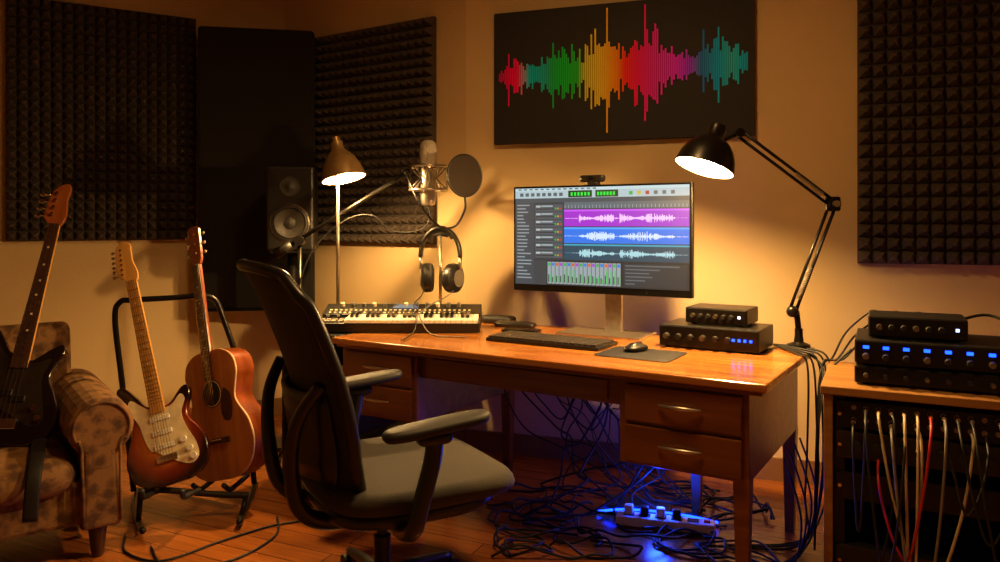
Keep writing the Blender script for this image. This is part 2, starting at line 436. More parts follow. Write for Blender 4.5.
for (yc,am,sd,cc) in ((.315,.055,1,'#ffd8ff'),(.493,.05,2,'#e4f4ff'),(.665,.045,3,'#b8e8f0')):
    rr=random.Random(sd)
    for i in range(170):
        t=i/170; a=am*(.12+.88*abs(math.sin(t*9+sd))*rr.random())*(1 if .12<t<.90 else .08)
        if (.42<t<.46): a*=.15
        sq(.31+t*.685,yc-a,.31+t*.685+.0030,yc+a,cc)
sq(.12,.745,1,1,'#1f2429'); sq(.12,.745,.2,1,'#343c42')
for i in range(18):
    x=.205+i*.024; sq(x,.76,x+.021,.985,'#8f9da2'); sq(x+.003,.77,x+.018,.8,['#30a850','#2f76d8','#d06020','#a038c8'][i%4])
    sq(x+.012,.985-.16*(.4+.6*random.random()),x+.018,.97,'#28c048'); sq(x+.004,.88+.04*random.random(),x+.01,.97,'#202428')
sq(.65,.76,.99,.985,'#2a3036')
for i in range(6): sq(.66,.775+i*.035,.7+.25*random.random(),.787+i*.035,'#56636a')
quads('screen_display',S,-.0036,'screen',mon,step=.0000025)
# webcam
wc=empty('webcam',(.448-.02,3.45+.012,1.436),-30)
box('body',-.062,.062,-.018,.014,.012,.045,'black',wc,.012)
cyl('lens',(0,-.02,.028),(0,-1,0),.011,.008,'gloss',wc); box('clip',-.025,.025,-.012,.03,-.001,.014,'black',wc,.003)

# ---------------- keyboard, pad, mouse
kb=empty('computer_keyboard',(.215,3.18,.75),-32)
box('body',-.265,.265,-.10,.10,0,.016,'black',kb,.005)
KL=[]
for r in range(6):
    for c in range(17):
        x=-.255+c*.03; y=-.091+r*.0305
        if r==0 and 3<=c<=8: continue
        KL.append((x,x+.0255,y,y+.026,.016,.024))
KL.append((-.255+3*.03,-.255+9*.03-.004,-.091,-.065,.016,.024))
boxes('keys',KL,mat('key_caps','#3a352f',.45),kb)
mp=empty('mouse_pad',(.545,2.90,.75),-32)
pad('mat',0,0,0,.004,.15,.125,'rubber',mp,ex=12)
ms=empty('computer_mouse',(.535,2.955,.7545),-50)
pad('body',0,0,0,.022,.034,.058,'black',ms,ex=2.6,crown=.014,er=.6)
box('wheel',-.004,.004,.02,.036,.028,.037,'silver',ms,.002)

# ---------------- audio interfaces on desk
def gear(name,loc,yaw,w,d,h,knobs,leds=0,ledmat='led',feet=True,ledrow=0):
    g=empty(name,loc,-yaw); z0=.006 if feet else 0
    box('case',-w/2,w/2,0,d,z0,h,'black',g,.005)
    box('faceplate',-w/2+.004,w/2-.004,-.004,.002,z0+.004,h-.004,'blackmetal',g,.002)
    if feet:
        for i,(x,y) in enumerate([(-w/2+.03,.03),(w/2-.03,.03),(-w/2+.03,d-.03),(w/2-.03,d-.03)]): cyl(f'foot_{i}',(x,y,.004),(0,0,1),.01,.008,'rubber',g,12)
    zc=(z0+h)/2-(.012 if ledrow else 0)
    span=.84 if ledrow or not leds else .62
    for i in range(knobs):
        x=-w/2+.035+i*(w*span/max(knobs-1,1))
        lathe(f'knob_{i}',[(.001,.022),(h*.11,.022),(h*.12,.018),(h*.14,0)][::-1],'jack' if i%3==0 else 'rubber',g,(x,-.004,zc),(0,-1,0),16)
        if ledrow: box(f'led_row_{i}',x-.009,x+.009,-.008,-.003,h-.027,h-.017,'led',g,0)
    for i in range(leds):
        x=w/2-.03-i*.022*(w/.4)
        box(f'led_{i}',x-.005,x+.005,-.008,-.003,zc-.004,zc+.006,ledmat,g,0)
    return g
gear('audio_interface',(.825,2.985,.75),32,.40,.25,.092,6,4)
g=gear('preamp_unit',(.872,3.035,.842),32,.25,.19,.07,6,1,'ledw')

# remote + smartphone
rm=empty('remote_control',(.075,3.67,.75),-22)
pad('body',0,0,0,.026,.105,.038,'black',rm,ex=5,crown=.004); 
for i in range(3): cyl(f'button_{i}',(-.04+i*.03,0,.028),(0,0,1),.008,.006,'jack',rm,12)
rm=empty('smartphone',(.10,3.51,.75),-20)
pad('body',0,0,0,.014,.09,.045,'gloss',rm,ex=8)
rm=empty('hard_drive',(-.01,3.82,.75),-25)
pad('body',0,0,0,.040,.09,.045,'rubber',rm,ex=6)

# ---------------- MIDI keyboard
mk_=empty('midi_keyboard',(-.475,3.60,.762),-1,rx=5)
box('chassis',-.385,.385,-.135,.135,0,.046,'black',mk_,.006)
V=[(-.382,.01,.045),(.382,.01,.045),(.382,.133,.045),(-.382,.133,.045),(-.382,.01,.058),(.382,.01,.058),(.382,.133,.086),(-.382,.133,.086)]
bev(mk('control_panel',V,[(0,1,2,3),(4,5,6,7),(0,1,5,4),(1,2,6,5),(2,3,7,6),(3,0,4,7)],'black',mk_),.004)
WL=[];BL=[]
nk=25; x0=-.245; kw=(.375-x0)/nk
for i in range(nk):
    WL.append((x0+i*kw,x0+i*kw+kw*.90,-.133,.006,.046,.060))
    if i%7 in (0,1,3,4,5) and i<nk-1: BL.append((x0+(i+.66)*kw,x0+(i+1.28)*kw,-.075,.006,.060,.072))
boxes('white_keys',WL,'white',mk_); boxes('black_keys',BL,'gloss',mk_)
sl=math.atan2(.028,.123)
for i in range(12):
    x=-.30+i*.052
    cyl(f'knob_{i}',(x,.100,.086),(0,-.25,1),.010,.022,'silver' if i%3 else 'cream',mk_,14)
PL=[(-.352+i*.024,-.341+i*.024,.022+j*.028,.031+j*.028,.0,.003) for i in range(29) for j in range(2)]
boxes('buttons',PL,'cream',mk_,loc=(0,0,.0565),rot=(sl,0,0))
box('display',-.05,.07,.07,.115,.078,.082,'lcd',mk_,0,rot=(sl,0,0))
PL=[(-.37+i*.030,-.347+i*.030,-.12+j*.033,-.095+j*.033,.046,.053) for i in range(4) for j in range(2)]
boxes('drum_pads',PL,mat('pad_rubber','#8a8072',.6),mk_)
for i in range(2): cyl(f'wheel_{i}',(-.34+i*.05,-.03,.046),(1,0,0),.022,.014,'rubber',mk_,20)
for i,(x,y) in enumerate(((-.34,.1),(.34,.1))): cyl(f'rear_foot_{i}',(x,y,-.008),(0,0,1),.012,.018,'rubber',mk_,12)

# ---------------- desk lamp (right, articulated)
def shade(e,apex,axis,prof,outm,bulbz,bulbr,solid=.002):
    T=Vector(axis).normalized()
    lathe('shade_outer',prof,outm,e,apex,axis,40,cap=False)
    lathe('shade_inner',[(max(r-.003,.001),z) for r,z in prof if z>=.03],'shadein',e,Vector(apex)+T*.001,axis,40,cap=False)
    r,z=prof[-1]
    lathe('shade_rim',[(r-.004,z),(r+.001,z),(r+.001,z+.003),(r-.004,z+.003),(r-.004,z)],outm,e,apex,axis,40,cap=False)
    c=Vector(apex)+T*bulbz
    ball('bulb',c,bulbr,'bulb',e)
    cyl('socket',Vector(apex)+T*(bulbz*.5-.01),axis,.017,bulbz*.9,'cream',e)
dl=empty('desk_lamp',(0,0,0))
bx,by=1.215,3.05
lathe('clamp_base',[(.045,.751),(.045,.765),(.02,.775),(.016,.80),(.016,.83)],'blackmetal',dl,(bx,by,0))
rod('swivel',(bx,by,.82),(bx-.01,by,.90),.012,'blackmetal',dl)
J0=Vector((bx-.03,by-.01,.90));J1=Vector((1.345,3.03,1.335));J2=Vector((.95,2.98,1.615))
ball('joint_base',J0,.024,'blackmetal',dl)
def arm(a,b,nm):
    d=(b-a).normalized(); s=d.cross(Vector((0,1,0))).normalized()*.013
    o=Vector((0,.012,0))
    rod(nm+'_bar_a',a+s,b+s,.0065,'blackmetal',dl); rod(nm+'_bar_b',a-s,b-s,.0065,'blackmetal',dl)
    pts=[];L=(b-a).length; n=140
    for i in range(n+1):
        t=i/n; c=a+d*(L*(.12+.3*t))-o
        an=t*2*math.pi*18; q=d.cross(Vector((0,0,1))).normalized(); w=d.cross(q)
        pts.append(c+q*math.cos(an)*.009+w*math.sin(an)*.009)
    tube(nm+'_spring',pts,.0016,'silver',dl,5,1)
arm(J0,J1,'lower'); arm(J1,J2,'upper')
cyl('elbow',J1,(0,1,0),.024,.045,'blackmetal',dl); cyl('knob_elbow',J1+Vector((0,-.03,0)),(0,1,0),.013,.02,'silver',dl)
box('elbow_plate',J1.x-.03,J1.x+.03,J1.y-.01,J1.y+.01,J1.z-.03,J1.z+.03,'blackmetal',dl,.01)
cyl('head_joint',J2,(0,1,0),.018,.04,'blackmetal',dl)
ax=Vector((-.33,-.10,-.9)).normalized(); ap=Vector((.862,2.97,1.635))
rod('head_bracket',J2,ap+ax*.06+Vector((.03,0,0)),.008,'blackmetal',dl)
shade(dl,ap,ax,[(.012,-.012),(.03,-.01),(.033,.0),(.033,.035),(.042,.045),(.07,.062),(.092,.09),(.108,.125),(.118,.17)],'blackmetal',.150,.034)

# ---------------- left lamp
ll=empty('task_lamp',(0,0,0))
lx,ly=-.815,3.77
lathe('base',[(.075,.749),(.075,.758),(.05,.768),(.012,.776)],'silver',ll,(lx,ly,0))
rod('pole',(lx,ly,.765),(lx,ly,1.55),.0085,'silver',ll)
ax2=Vector((.22,-.12,-.95)).normalized(); ap2=Vector((lx+.0,ly-.035,1.665))
rod('neck',(lx,ly,1.54),ap2+ax2*.05,.008,'silver',ll); ball('joint',(lx,ly,1.545),.016,'silver',ll)
shade(ll,ap2,ax2,[(.01,-.025),(.018,-.022),(.02,0),(.03,.005),(.032,.04),(.05,.06),(.075,.09),(.095,.13),(.11,.19)],'bronze',.168,.027)

# ---------------- speaker + stand
sp=empty('studio_monitor_speaker',(-1.165,4.22,1.11),8)
box('cabinet',-.125,.125,-.12,.14,0,.46,'speaker',sp,.012)
box('baffle',-.115,.115,-.124,-.118,.01,.45,'black',sp,.003)
lathe('woofer_surround',[(.098,.0),(.096,.010),(.086,.012),(.078,.004)],'rubber',sp,(0,-.122,.15),(0,-1,0),36,cap=False)
lathe('woofer_cone',[(.080,.006),(.03,-.012),(.03,-.004),(.015,.006),(.0,.008)],'cone',sp,(0,-.135,.15),(0,-1,0),36,cap=False)
lathe('woofer_trim',[(.1,.012),(.106,.008),(.106,.0)],'jack',sp,(0,-.122,.15),(0,-1,0),36,cap=False)
lathe('tweeter',[(.055,0),(.053,.006),(.03,.003),(.018,.010),(.0,.016)],'cone',sp,(0,-.122,.35),(0,-1,0),28,cap=False)
box('led',-.004,.004,-.128,-.123,.03,.036,'ledw',sp,0)
ss=empty('speaker_stand',(-1.165,4.22,0),8)
box('plate_top',-.11,.11,-.11,.12,1.095,1.109,'blackmetal',ss); box('plate_base',-.12,.12,-.08,.15,0,.02,'blackmetal',ss)
rod('column',(0,0,.02),(0,0,1.1),.03,'blackmetal',ss)

# ---------------- mic boom stand, mic, pop filter
bs=empty('microphone_boom_stand',(0,0,0))
mx,my=-1.035,3.88
rod('pole',(mx,my,.05),(mx,my,1.17),.012,'blackmetal',bs)
for k in range(3):
    a=R(28+120*k); rod(f'leg_{k}',(mx,my,.24),(mx+.17*math.cos(a),my+.17*math.sin(a),.01),.009,'blackmetal',bs)
cyl('clutch',(mx,my,1.17),(0,1,0),.026,.05,'blackmetal',bs)
A=Vector((-1.16,3.885,1.10));B=Vector((-.475,3.85,1.52))
rod('boom',A,B,.011,'blackmetal',bs); rod('counterweight',A,A+(B-A)*.12,.026,'black',bs)
ball('boom_tip',B,.020,'blackmetal',bs)
mic=empty('condenser_microphone',(-.368,3.85,1.35))
lathe('body',[(.02,.0),(.034,.006),(.040,.03),(.040,.185)],'silver',mic,n=32)
lathe('grille',[(.042,.185),(.044,.19),(.044,.29),(.038,.32),(.02,.335),(.001,.338)],mat('mic_grille','#c0b6a6',.5,.4,var=.6,scale=400,bump=.6),mic,n=32)
lathe('band',[(.0445,.183),(.0465,.187),(.0465,.193),(.0445,.197)],'chrome',mic)
for z,nm in ((.08,'lower'),(.20,'upper')):
    pts=[(.095*math.cos(2*math.pi*k/16),.095*math.sin(2*math.pi*k/16),z) for k in range(16)]
    tube('ring_'+nm,pts,.007,'silver',mic,8,3,closed=True)
for k in range(8):
    a=2*math.pi*k/8; c,s_=math.cos(a),math.sin(a); c2,s2=math.cos(a+.4),math.sin(a+.4)
    rod(f'elastic_{k}',(.095*c,.095*s_,.08),(.043*c2,.043*s2,.14),.0035,'gcable',mic,6)
    rod(f'elastic_b_{k}',(.095*c,.095*s_,.20),(.043*c2,.043*s2,.14),.0035,'gcable',mic,6)
    if k%2==0: rod(f'strut_{k}',(.095*c,.095*s_,.08),(.095*c,.095*s_,.20),.005,'silver',mic,6)
tube('yoke',[(-.095,0,.14),(-.105,.0,.15),(-.105,.0,.165)],.009,'blackmetal',mic,8,4)
pf=empty('pop_filter',(-.175,3.72,1.495))
T=Matrix.Rotation(R(38),4,'Z')
pts=[T@Vector((.103*math.cos(2*math.pi*k/24),0,.103*math.sin(2*math.pi*k/24))) for k in range(24)]
tube('hoop',pts,.006,'black',pf,8,2,closed=True)
cyl('mesh_disc',(0,0,0),T@Vector((0,1,0)),.1,.004,mat('pop_mesh','#30251a',.9,var=.5,scale=500),pf,40)
tube('gooseneck',[(0,0,-.105),(.0,0,-.17),(-.05,.03,-.25),(-.13,.05,-.25),(-.22,.04,-.15),(-.285,.09,-.02),(-.30,.13,.02)],.006,'blackmetal',pf,8,8)
tube('microphone_cable',[(-.368,3.85,1.348),(-.36,3.85,1.28),(-.42,3.86,1.22),(-.56,3.88,1.22),(-.66,3.86,1.30),(-.8,3.85,1.27),(-.97,3.84,1.10),(-1.05,3.84,.8),(-1.06,3.83,.3),(-1.12,3.75,.006)],.004,'cable')

# ---------------- headphones and stand
hs=empty('headphone_stand',(-.31,3.90,.75),-12)
lathe('base',[(.07,0),(.07,.01),(.03,.016),(.009,.02)],'blackmetal',hs); rod('pole',(0,0,.015),(0,0,.455),.008,'silver',hs)
tube('cradle',[(-.04,0,.445),(0,0,.452),(.04,0,.445)],.010,'black',hs,8,4)
hp=empty('headphones',(-.31,3.90,.75),-12)
pts=[(.107*math.cos(a),0,.335+.150*math.sin(a)) for a in [math.pi*k/12 for k in range(13)]]
tube('headband',pts,.012,'black',hp,10,3,sx=1,sy=1.9)
tube('headband_pad',[(p[0]*.9,0,p[2]-.010) for p in pts[3:10]],.008,'rubber',hp,8,3,sy=1.6)
for s in (-1,1):
    rod(f'slider_{s}',(s*.107,0,.335),(s*.105,0,.27),.009,'silver',hp)
    lathe(f'cup_{s}',[(.02,.042),(.05,.04),(.074,.028),(.078,.01),(.076,0)][::-1],'black',hp,(s*.062,0,.225),(s,-.35,0),28)
    lathe(f'earpad_{s}',[(.045,-.026),(.066,-.022),(.076,-.01),(.075,.0)],'rubber',hp,(s*.062,0,.225),(s,-.35,0),28)
    cyl(f'cup_ring_{s}',(s*.103,-.014,.225),(s,-.35,0),.045,.004,'gcable',hp)
tube('headphone_cable',[(-.39,3.87,.92),(-.40,3.8,.89),(-.42,3.68,.865),(-.40,3.5,.84),(-.385,3.44,.81),(-.39,3.38,.765),(-.42,3.20,.757)],.003,'cable')
tube('headphone_cable',[(-.23,3.87,.92),(-.27,3.78,.89),(-.33,3.68,.865),(-.37,3.5,.84),(-.36,3.44,.81),(-.30,3.36,.757),(-.15,3.3,.757)],.003,'gcable')

# ---------------- office chair
ch=empty('office_chair',(-.385,2.45,0),28.7)
def seatf(x,y): return -.12*max(0,x-.55)**2+.012*y*y
pad('seat_cushion',.085,0,.395,.465,.32,.315,'gray',ch,ex=3.4,crown=.014,er=.5,fz=seatf,n=64)
pad('seat_shell',.05,0,.36,.41,.28,.28,'black',ch,ex=3.5,er=.5)
box('mechanism',-.13,.12,-.09,.09,.32,.375,'black',ch,.02)
lathe('gas_column',[(.028,.10),(.028,.24),(.018,.245),(.018,.34)],'blackmetal',ch)
for k in range(5):
    a=R(20+72*k);c,s=math.cos(a),math.sin(a)
    tube(f'base_leg_{k}',[(0.02*c,.02*s,.105),(.15*c,.15*s,.095),(.31*c,.31*s,.07)],.024,'black',ch,10,4,rf=lambda t:1.1-.45*t)
    for q in (-1,1): cyl(f'caster_{k}_{q}',(.31*c-q*.016*s,.31*s+q*.016*c,.031),(-s,c,0),.030,.02,'rubber',ch,20)
# back rest
prof=[(-.205,.43),(-.235,.54),(-.255,.65),(-.285,.78),(-.335,.92),(-.39,1.05),(-.435,1.13)]
pr=catmull([(a,0,b) for a,b in prof],4); nr=len(pr); nc=17
def hw(t):
    return interp([(0,.17),(.12,.225),(.35,.26),(.7,.26),(.88,.24),(1,.17)],t)
V=[];F=[]
for i,p in enumerate(pr):
    t=i/(nr-1); w=hw(t)
    for j in range(nc):
        u=-1+2*j/(nc-1)
        V.append((p.x+.075*u*u+.0,u*w,p.z-.025*(abs(u)**3)*(1 if t>.8 else 0)))
for i in range(nr-1):
    for j in range(nc-1): F.append((i*nc+j,i*nc+j+1,(i+1)*nc+j+1,(i+1)*nc+j))
o=mk('back_mesh',V,F,'mesh',ch,smooth=True); md=o.modifiers.new('s','SOLIDIFY'); md.thickness=.012; md.offset=0
per=[V[j] for j in range(0,nc,2)]+[V[i*nc+nc-1] for i in range(2,nr-1,2)]+[V[(nr-1)*nc+j] for j in range(nc-1,-1,-2)]+[V[i*nc] for i in range(nr-2,1,-2)]
tube('back_frame',per,.018,'black',ch,10,3,closed=True)
for s in (-1,1):
    tube(f'back_arm_{s}',[(-.05,s*.06,.35),(-.20,s*.10,.355),(-.30,s*.13,.42),(-.33,s*.15,.56),(-.32,s*.2,.70),(-.27,s*.25,.80)],.022,'black',ch,10,5,rf=lambda t:1.3-.5*t)
V2=[];F2=[]
for i in range(7):
    z=.50+.26*i/6
    for j in range(9):
        u=-1+j/4; V2.append((-.29-.16*max(0,z-.58)+.075*u*u,u*.21,z))
for i in range(6):
    for j in range(8): F2.append((i*9+j,i*9+j+1,(i+1)*9+j+1,(i+1)*9+j))
o=mk('lumbar_support',V2,F2,'black',ch,smooth=True); md=o.modifiers.new('s','SOLIDIFY'); md.thickness=.014
for s in (-1,1):
    y=s*.355
    pad(f'armpad_{s}',.04,y,.655,.688,.165,.05,'rubber',ch,ex=3,crown=.006,er=.5,fz=lambda a,b:.014*a)
    tube(f'arm_post_{s}',[(.03,y,.66),(.025,y,.58),(-.01,y,.46),(-.03,y*.98,.385),(-.03,y*.75,.35),(-.03,y*.3,.35)],.026,'black',ch,12,5,sx=1.0,sy=1.0)
    pad(f'arm_collar_{s}',.03,y,.62,.658,.055,.032,'black',ch,ex=3)

# ---------------- armchair
ac=empty('upholstered_armchair',(-1.98,2.88,0),37)
def arcpts(cx,cz,r,a0,a1,n=14): return [(cx+r*math.cos(R(a0+(a1-a0)*k/n)),cz+r*math.sin(R(a0+(a1-a0)*k/n))) for k in range(n+1)]
for s,nm in ((1,'right'),(-1,'left')):
    out=arcpts(.345,.495,.112,-62,238,20)
    out=[(.42,.12)]+out+[(.275,.12)]
    out=[(s*x,z) for x,z in out]
    prism('arm_'+nm,out,-.37,.36,'uph',ac,.018)
    tube('arm_piping_'+nm,[(s*.41,-.372,.14)]+[(s*x,-.372,z) for x,z in arcpts(.345,.495,.095,-50,225,14)]+[(s*.285,-.372,.14)],.006,'uph',ac,6,2)
box('base',-.3,.3,-.33,.36,.13,.30,'uph',ac,.02)
pad('seat_cushion',0,-.10,.26,.40,.275,.30,'uph',ac,ex=6,crown=.02,er=.45)
out=[(.20,.2),(.36,.2),(.42,.7)]+arcpts(.36,.755,.065,0,180,10)+[(.27,.6)]
n=len(out)
V=[(-.33,a,b) for a,b in out]+[(.33,a,b) for a,b in out]
F=[tuple(range(n)),tuple(range(2*n-1,n-1,-1))]+[(i,(i+1)%n,n+(i+1)%n,n+i) for i in range(n)]
bev(mk('backrest',V,F,'uph',ac),.03,4)
for i,(x,y) in enumerate([(.34,-.31),(-.34,-.31),(.33,.31),(-.33,.31)]):
    lathe(f'leg_{i}',[(.018,0),(.022,.01),(.034,.12),(.034,.14)],'rosewood',ac,(x,y,0),n=16)

# ---------------- guitars
def orient(bottom,top,front,s=1):
    b=Vector(bottom);z=(Vector(top)-b).normalized(); y=-Vector(front); y=(y-z*y.dot(z)).normalized(); x=y.cross(z)
    m=Matrix((x,y,z)).transposed().to_4x4(); return Matrix.Translation(b)@m@Matrix.Scale(s,4)
def neckparts(e,z0,z1,w0,w1,yf,fm,nm_,strings,nfret,bridge):
    V=[(-w0,yf,z0),(w0,yf,z0),(w0,yf+.02,z0),(-w0,yf+.02,z0),(-w1,yf,z1),(w1,yf,z1),(w1,yf+.02,z1),(-w1,yf+.02,z1)]
    F=[(0,1,2,3),(4,5,6,7),(0,1,5,4),(1,2,6,5),(2,3,7,6),(3,0,4,7)]
    bev(mk('neck',V,F,nm_,e),.006,3)
    V=[(x*1.0,y-.004 if k%4 in(0,1) else yf+.0005,z) for k,(x,y,z) in enumerate(V)]
    mk('fretboard',V,F,fm,e)
    L=z1-bridge; fr=[]
    for i in range(1,nfret+1):
        z=bridge+L*(2**(-i/12))
        if z>z0: 
            t=(z-z0)/(z1-z0); w=w0+(w1-w0)*t; fr.append((-w,w,yf-.0055,yf-.004,z-.001,z+.001))
    boxes('frets',fr,'chrome',e)
    dots=[]
    for i in (3,5,7,9,12,15): 
        z=bridge+L*(2**(-i/12)+2**(-(i-1)/12))/2
        if z>z0: dots.append((-.004,.004,yf-.0048,yf-.004,z-.004,z+.004))
    boxes('inlays',dots,'cream',e)
    for i in range(strings):
        u=-1+2*i/(strings-1); rod(f'string_{i}',(u*.027,yf-.012,bridge),(u*w1*.82,yf-.007,z1),.0009,'chrome',e,5)
# electric
g=empty('electric_guitar',mw=orient((-1.335,3.06,.195),(-1.69,3.36,1.20),(.12,-1,.3),1.035))
o2=[(0,0),(.09,.006),(.15,.045),(.168,.12),(.145,.19),(.115,.235),(.118,.28),(.14,.33),(.135,.365),(.105,.36),(.06,.32),(.03,.31),(-.03,.32),(-.055,.335),(-.085,.38),(-.12,.425),(-.15,.42),(-.152,.36),(-.128,.29),(-.12,.235),(-.145,.18),(-.166,.12),(-.15,.05),(-.09,.006)]
oc=[(p.x*.94,p.z) for p in catmull([(a,0,b) for a,b in o2],5,True)]
prism('body',oc,0,.044,'sunburst',g,.007)
pg=[(.02,.09),(.085,.055),(.125,.075),(.125,.13),(.10,.2),(.09,.26),(.115,.31),(.10,.335),(.05,.30),(-.03,.31),(-.06,.33),(-.10,.365),(-.115,.33),(-.085,.26),(-.075,.2),(-.06,.15),(-.03,.13)]
prism('pickguard',[(p.x*.94,p.z) for p in catmull([(a,0,b) for a,b in pg],4,True)],-.003,.0,'cream',g,0)
for i,z in enumerate((.15,.205,.262)): box(f'pickup_{i}',-.04,.04,-.010,-.002,z-.010,z+.010,'white',g,.004)
box('bridge',-.04,.04,-.012,-.001,.088,.115,'chrome',g,.003)
for i,(x,z) in enumerate(((.075,.155),(.092,.115),(.10,.08))): cyl(f'knob_{i}',(x,-.010,z),(0,-1,0),.012,.016,'white',g,18)
neckparts(g,.285,.86,.028,.021,-.008,'maple','maple',6,21,.1)
hd=[(-.021,.86),(.021,.86),(.03,.885),(.028,.91),(.02,.95),(.022,1.0),(.02,1.03),(-.01,1.045),(-.035,1.02),(-.045,.98),(-.05,.92),(-.045,.885),(-.03,.875)]
prism('headstock',[(p.x,p.z) for p in catmull([(a,0,b) for a,b in hd],4,True)],-.004,.012,'maple',g,.003)
for i in range(6):
    z=.895+i*.022; x=-.046+i*.002; rod(f'tuner_{i}',(x+.01,.006,z),(x-.018,.006,z),.003,'chrome',g,6); ball(f'tuner_button_{i}',(x-.02,.006,z),.008,'chrome',g,(1,.5,.8)); cyl(f'tuner_post_{i}',(x+.018,-.008,z),(0,-1,0),.004,.012,'chrome',g,10)
# acoustic
g=empty('acoustic_guitar',mw=orient((-1.215,3.28,.135),(-1.445,3.52,1.26),(-.52,-.9,.25)))
k_=1.13
o3=[(0,0),(.09,.006),(.16,.05),(.19,.13),(.175,.21),(.13,.275),(.118,.31),(.13,.36),(.142,.41),(.125,.465),(.07,.497),(0,.50)]
o3=[(a*k_,b*k_) for a,b in o3]
o3=o3+[(-a,b) for a,b in o3[-2:0:-1]]
oc=[(p.x,p.z) for p in catmull([(a,0,b) for a,b in o3],5,True)]
prism('body',oc,.004,.11,'mahog',g,.003); prism('soundboard',oc,-.001,.004,'spruce',g,.001)
prism('binding',[(a*1.006,b*1.004-.001) for a,b in oc],.003,.008,'cream',g,0)
cyl('rosette',(0,-.0015,.375),(0,-1,0),.063,.002,'rosewood',g,36); cyl('rosette_ring',(0,-.002,.375),(0,-1,0),.058,.0025,'cream',g,36); cyl('soundhole',(0,-.003,.375),(0,-1,0),.054,.003,'rubber',g,36)
box('bridge',-.08,.08,-.011,-.001,.155,.18,'rosewood',g,.004); box('saddle',-.035,.035,-.015,-.01,.170,.174,'cream',g,.001)
pgd=[(.045,.30),(.06,.34),(.07,.36),(.1,.33),(.105,.27),(.09,.22),(.06,.22),(.045,.25)]
prism('pickguard',[(p.x*1.1,p.z+.03) for p in catmull([(a,0,b) for a,b in pgd],4,True)],-.003,-.001,'rosewood',g,0)
neckparts(g,.435,.97,.028,.022,-.008,'rosewood','mahog',6,18,.17)
prism('headstock',[(-.022,.97),(.022,.97),(.034,.995),(.038,1.14),(.02,1.15),(0,1.155),(-.02,1.15),(-.038,1.14),(-.034,.995)],-.004,.012,'mahog',g,.003)
for i in range(3):
    for s in (-1,1):
        z=1.02+i*.045; rod(f'tuner_{i}_{s}',(s*.03,.006,z),(s*.05,.006,z),.003,'chrome',g,6); ball(f'tuner_button_{i}_{s}',(s*.056,.006,z),.009,'cream',g,(1,.5,.8)); cyl(f'post_{i}_{s}',(s*.018,-.008,z),(0,-1,0),.004,.012,'chrome',g,10)
# bass
g=empty('bass_guitar',mw=orient((-1.87,2.80,.425),(-1.935,3.33,1.41),(.25,-1,.4)))
o4=[(0,0),(.09,.0),(.155,.04),(.172,.12),(.145,.2),(.118,.255),(.125,.31),(.15,.36),(.14,.40),(.10,.38),(.05,.34),(.03,.335),(-.03,.36),(-.055,.38),(-.085,.43),(-.12,.475),(-.155,.465),(-.155,.39),(-.13,.31),(-.12,.26),(-.145,.2),(-.168,.13),(-.15,.05),(-.09,.003)]
oc=[(p.x,p.z) for p in catmull([(a,0,b) for a,b in o4],5,True)]
prism('body',oc,0,.044,'bassb',g,.008)
prism('pickguard',[(p.x,p.z) for p in catmull([(a,0,b) for a,b in [(.02,.11),(.09,.07),(.125,.1),(.1,.2),(.09,.27),(.11,.34),(.05,.32),(-.04,.34),(-.10,.41),(-.11,.35),(-.08,.26),(-.05,.16)]],4,True)],-.003,0,mat('pickguard_dark','#2a221c',.25),g,0)
box('pickup_a',-.05,.0,-.010,-.002,.19,.215,'black',g,.004); box('pickup_b',0,.05,-.010,-.002,.165,.19,'black',g,.004); box('bridge',-.04,.04,-.013,-.001,.06,.10,'chrome',g,.003)
for i,(x,z) in enumerate(((.09,.14),(.11,.10))): cyl(f'knob_{i}',(x,-.011,z),(0,-1,0),.012,.018,'chrome',g,18)
neckparts(g,.30,.94,.031,.020,-.008,'rosewood','maple',4,20,.08)
prism('headstock',[(p.x,p.z) for p in catmull([(a,0,b) for a,b in [(-.02,.94),(.02,.94),(.034,.97),(.034,1.01),(.025,1.07),(.03,1.12),(.015,1.145),(-.02,1.13),(-.045,1.08),(-.052,1.0),(-.045,.965)]],4,True)],-.004,.014,'redwood',g,.003)
for i in range(4):
    z=.985+i*.035; rod(f'tuner_{i}',(-.045,.006,z),(-.07,.006,z),.004,'chrome',g,6); ball(f'tuner_button_{i}',(-.078,.006,z),.013,'chrome',g,(1,.4,.8)); cyl(f'post_{i}',(-.02,-.01,z),(0,-1,0),.007,.016,'chrome',g,12)
tube('guitar_strap',[(-1.74,2.84,.44),(-1.70,2.76,.43),(-1.66,2.69,.42),(-1.63,2.62,.36),(-1.63,2.60,.22)],.024,'rubber',None,8,5,sx=1,sy=.12)

# ---------------- guitar stand
gs=empty('guitar_stand',(0,0,0))
zt=.90
tube('frame',[(-1.68,3.44,.03),(-1.73,3.44,.5),(-1.745,3.40,.82),(-1.72,3.395,zt),(-1.66,3.40,zt+.01),(-1.50,3.46,zt+.015),(-1.40,3.50,zt+.02),(-1.345,3.53,zt),(-1.31,3.54,.82),(-1.22,3.56,.5),(-1.16,3.54,.03)],.013,'blackmetal',gs,10,5)
tube('foot_left',[(-1.68,3.48,.02),(-1.60,3.28,.02),(-1.48,3.08,.02),(-1.42,2.98,.035)],.013,'blackmetal',gs,10,4)
tube('foot_right',[(-1.16,3.56,.02),(-1.12,3.35,.02),(-1.08,3.12,.02),(-1.07,3.08,.035)],.013,'blackmetal',gs,10,4)
tube('rail_low',[(-1.50,3.12,.14),(-1.4,3.14,.14),(-1.2,3.2,.10),(-1.08,3.22,.09)],.013,'rubber',gs,10,4)
rod('rail_link_a',(-1.495,3.12,.14),(-1.495,3.10,.02),.011,'blackmetal',gs); rod('rail_link_b',(-1.09,3.22,.09),(-1.09,3.16,.02),.011,'blackmetal',gs)
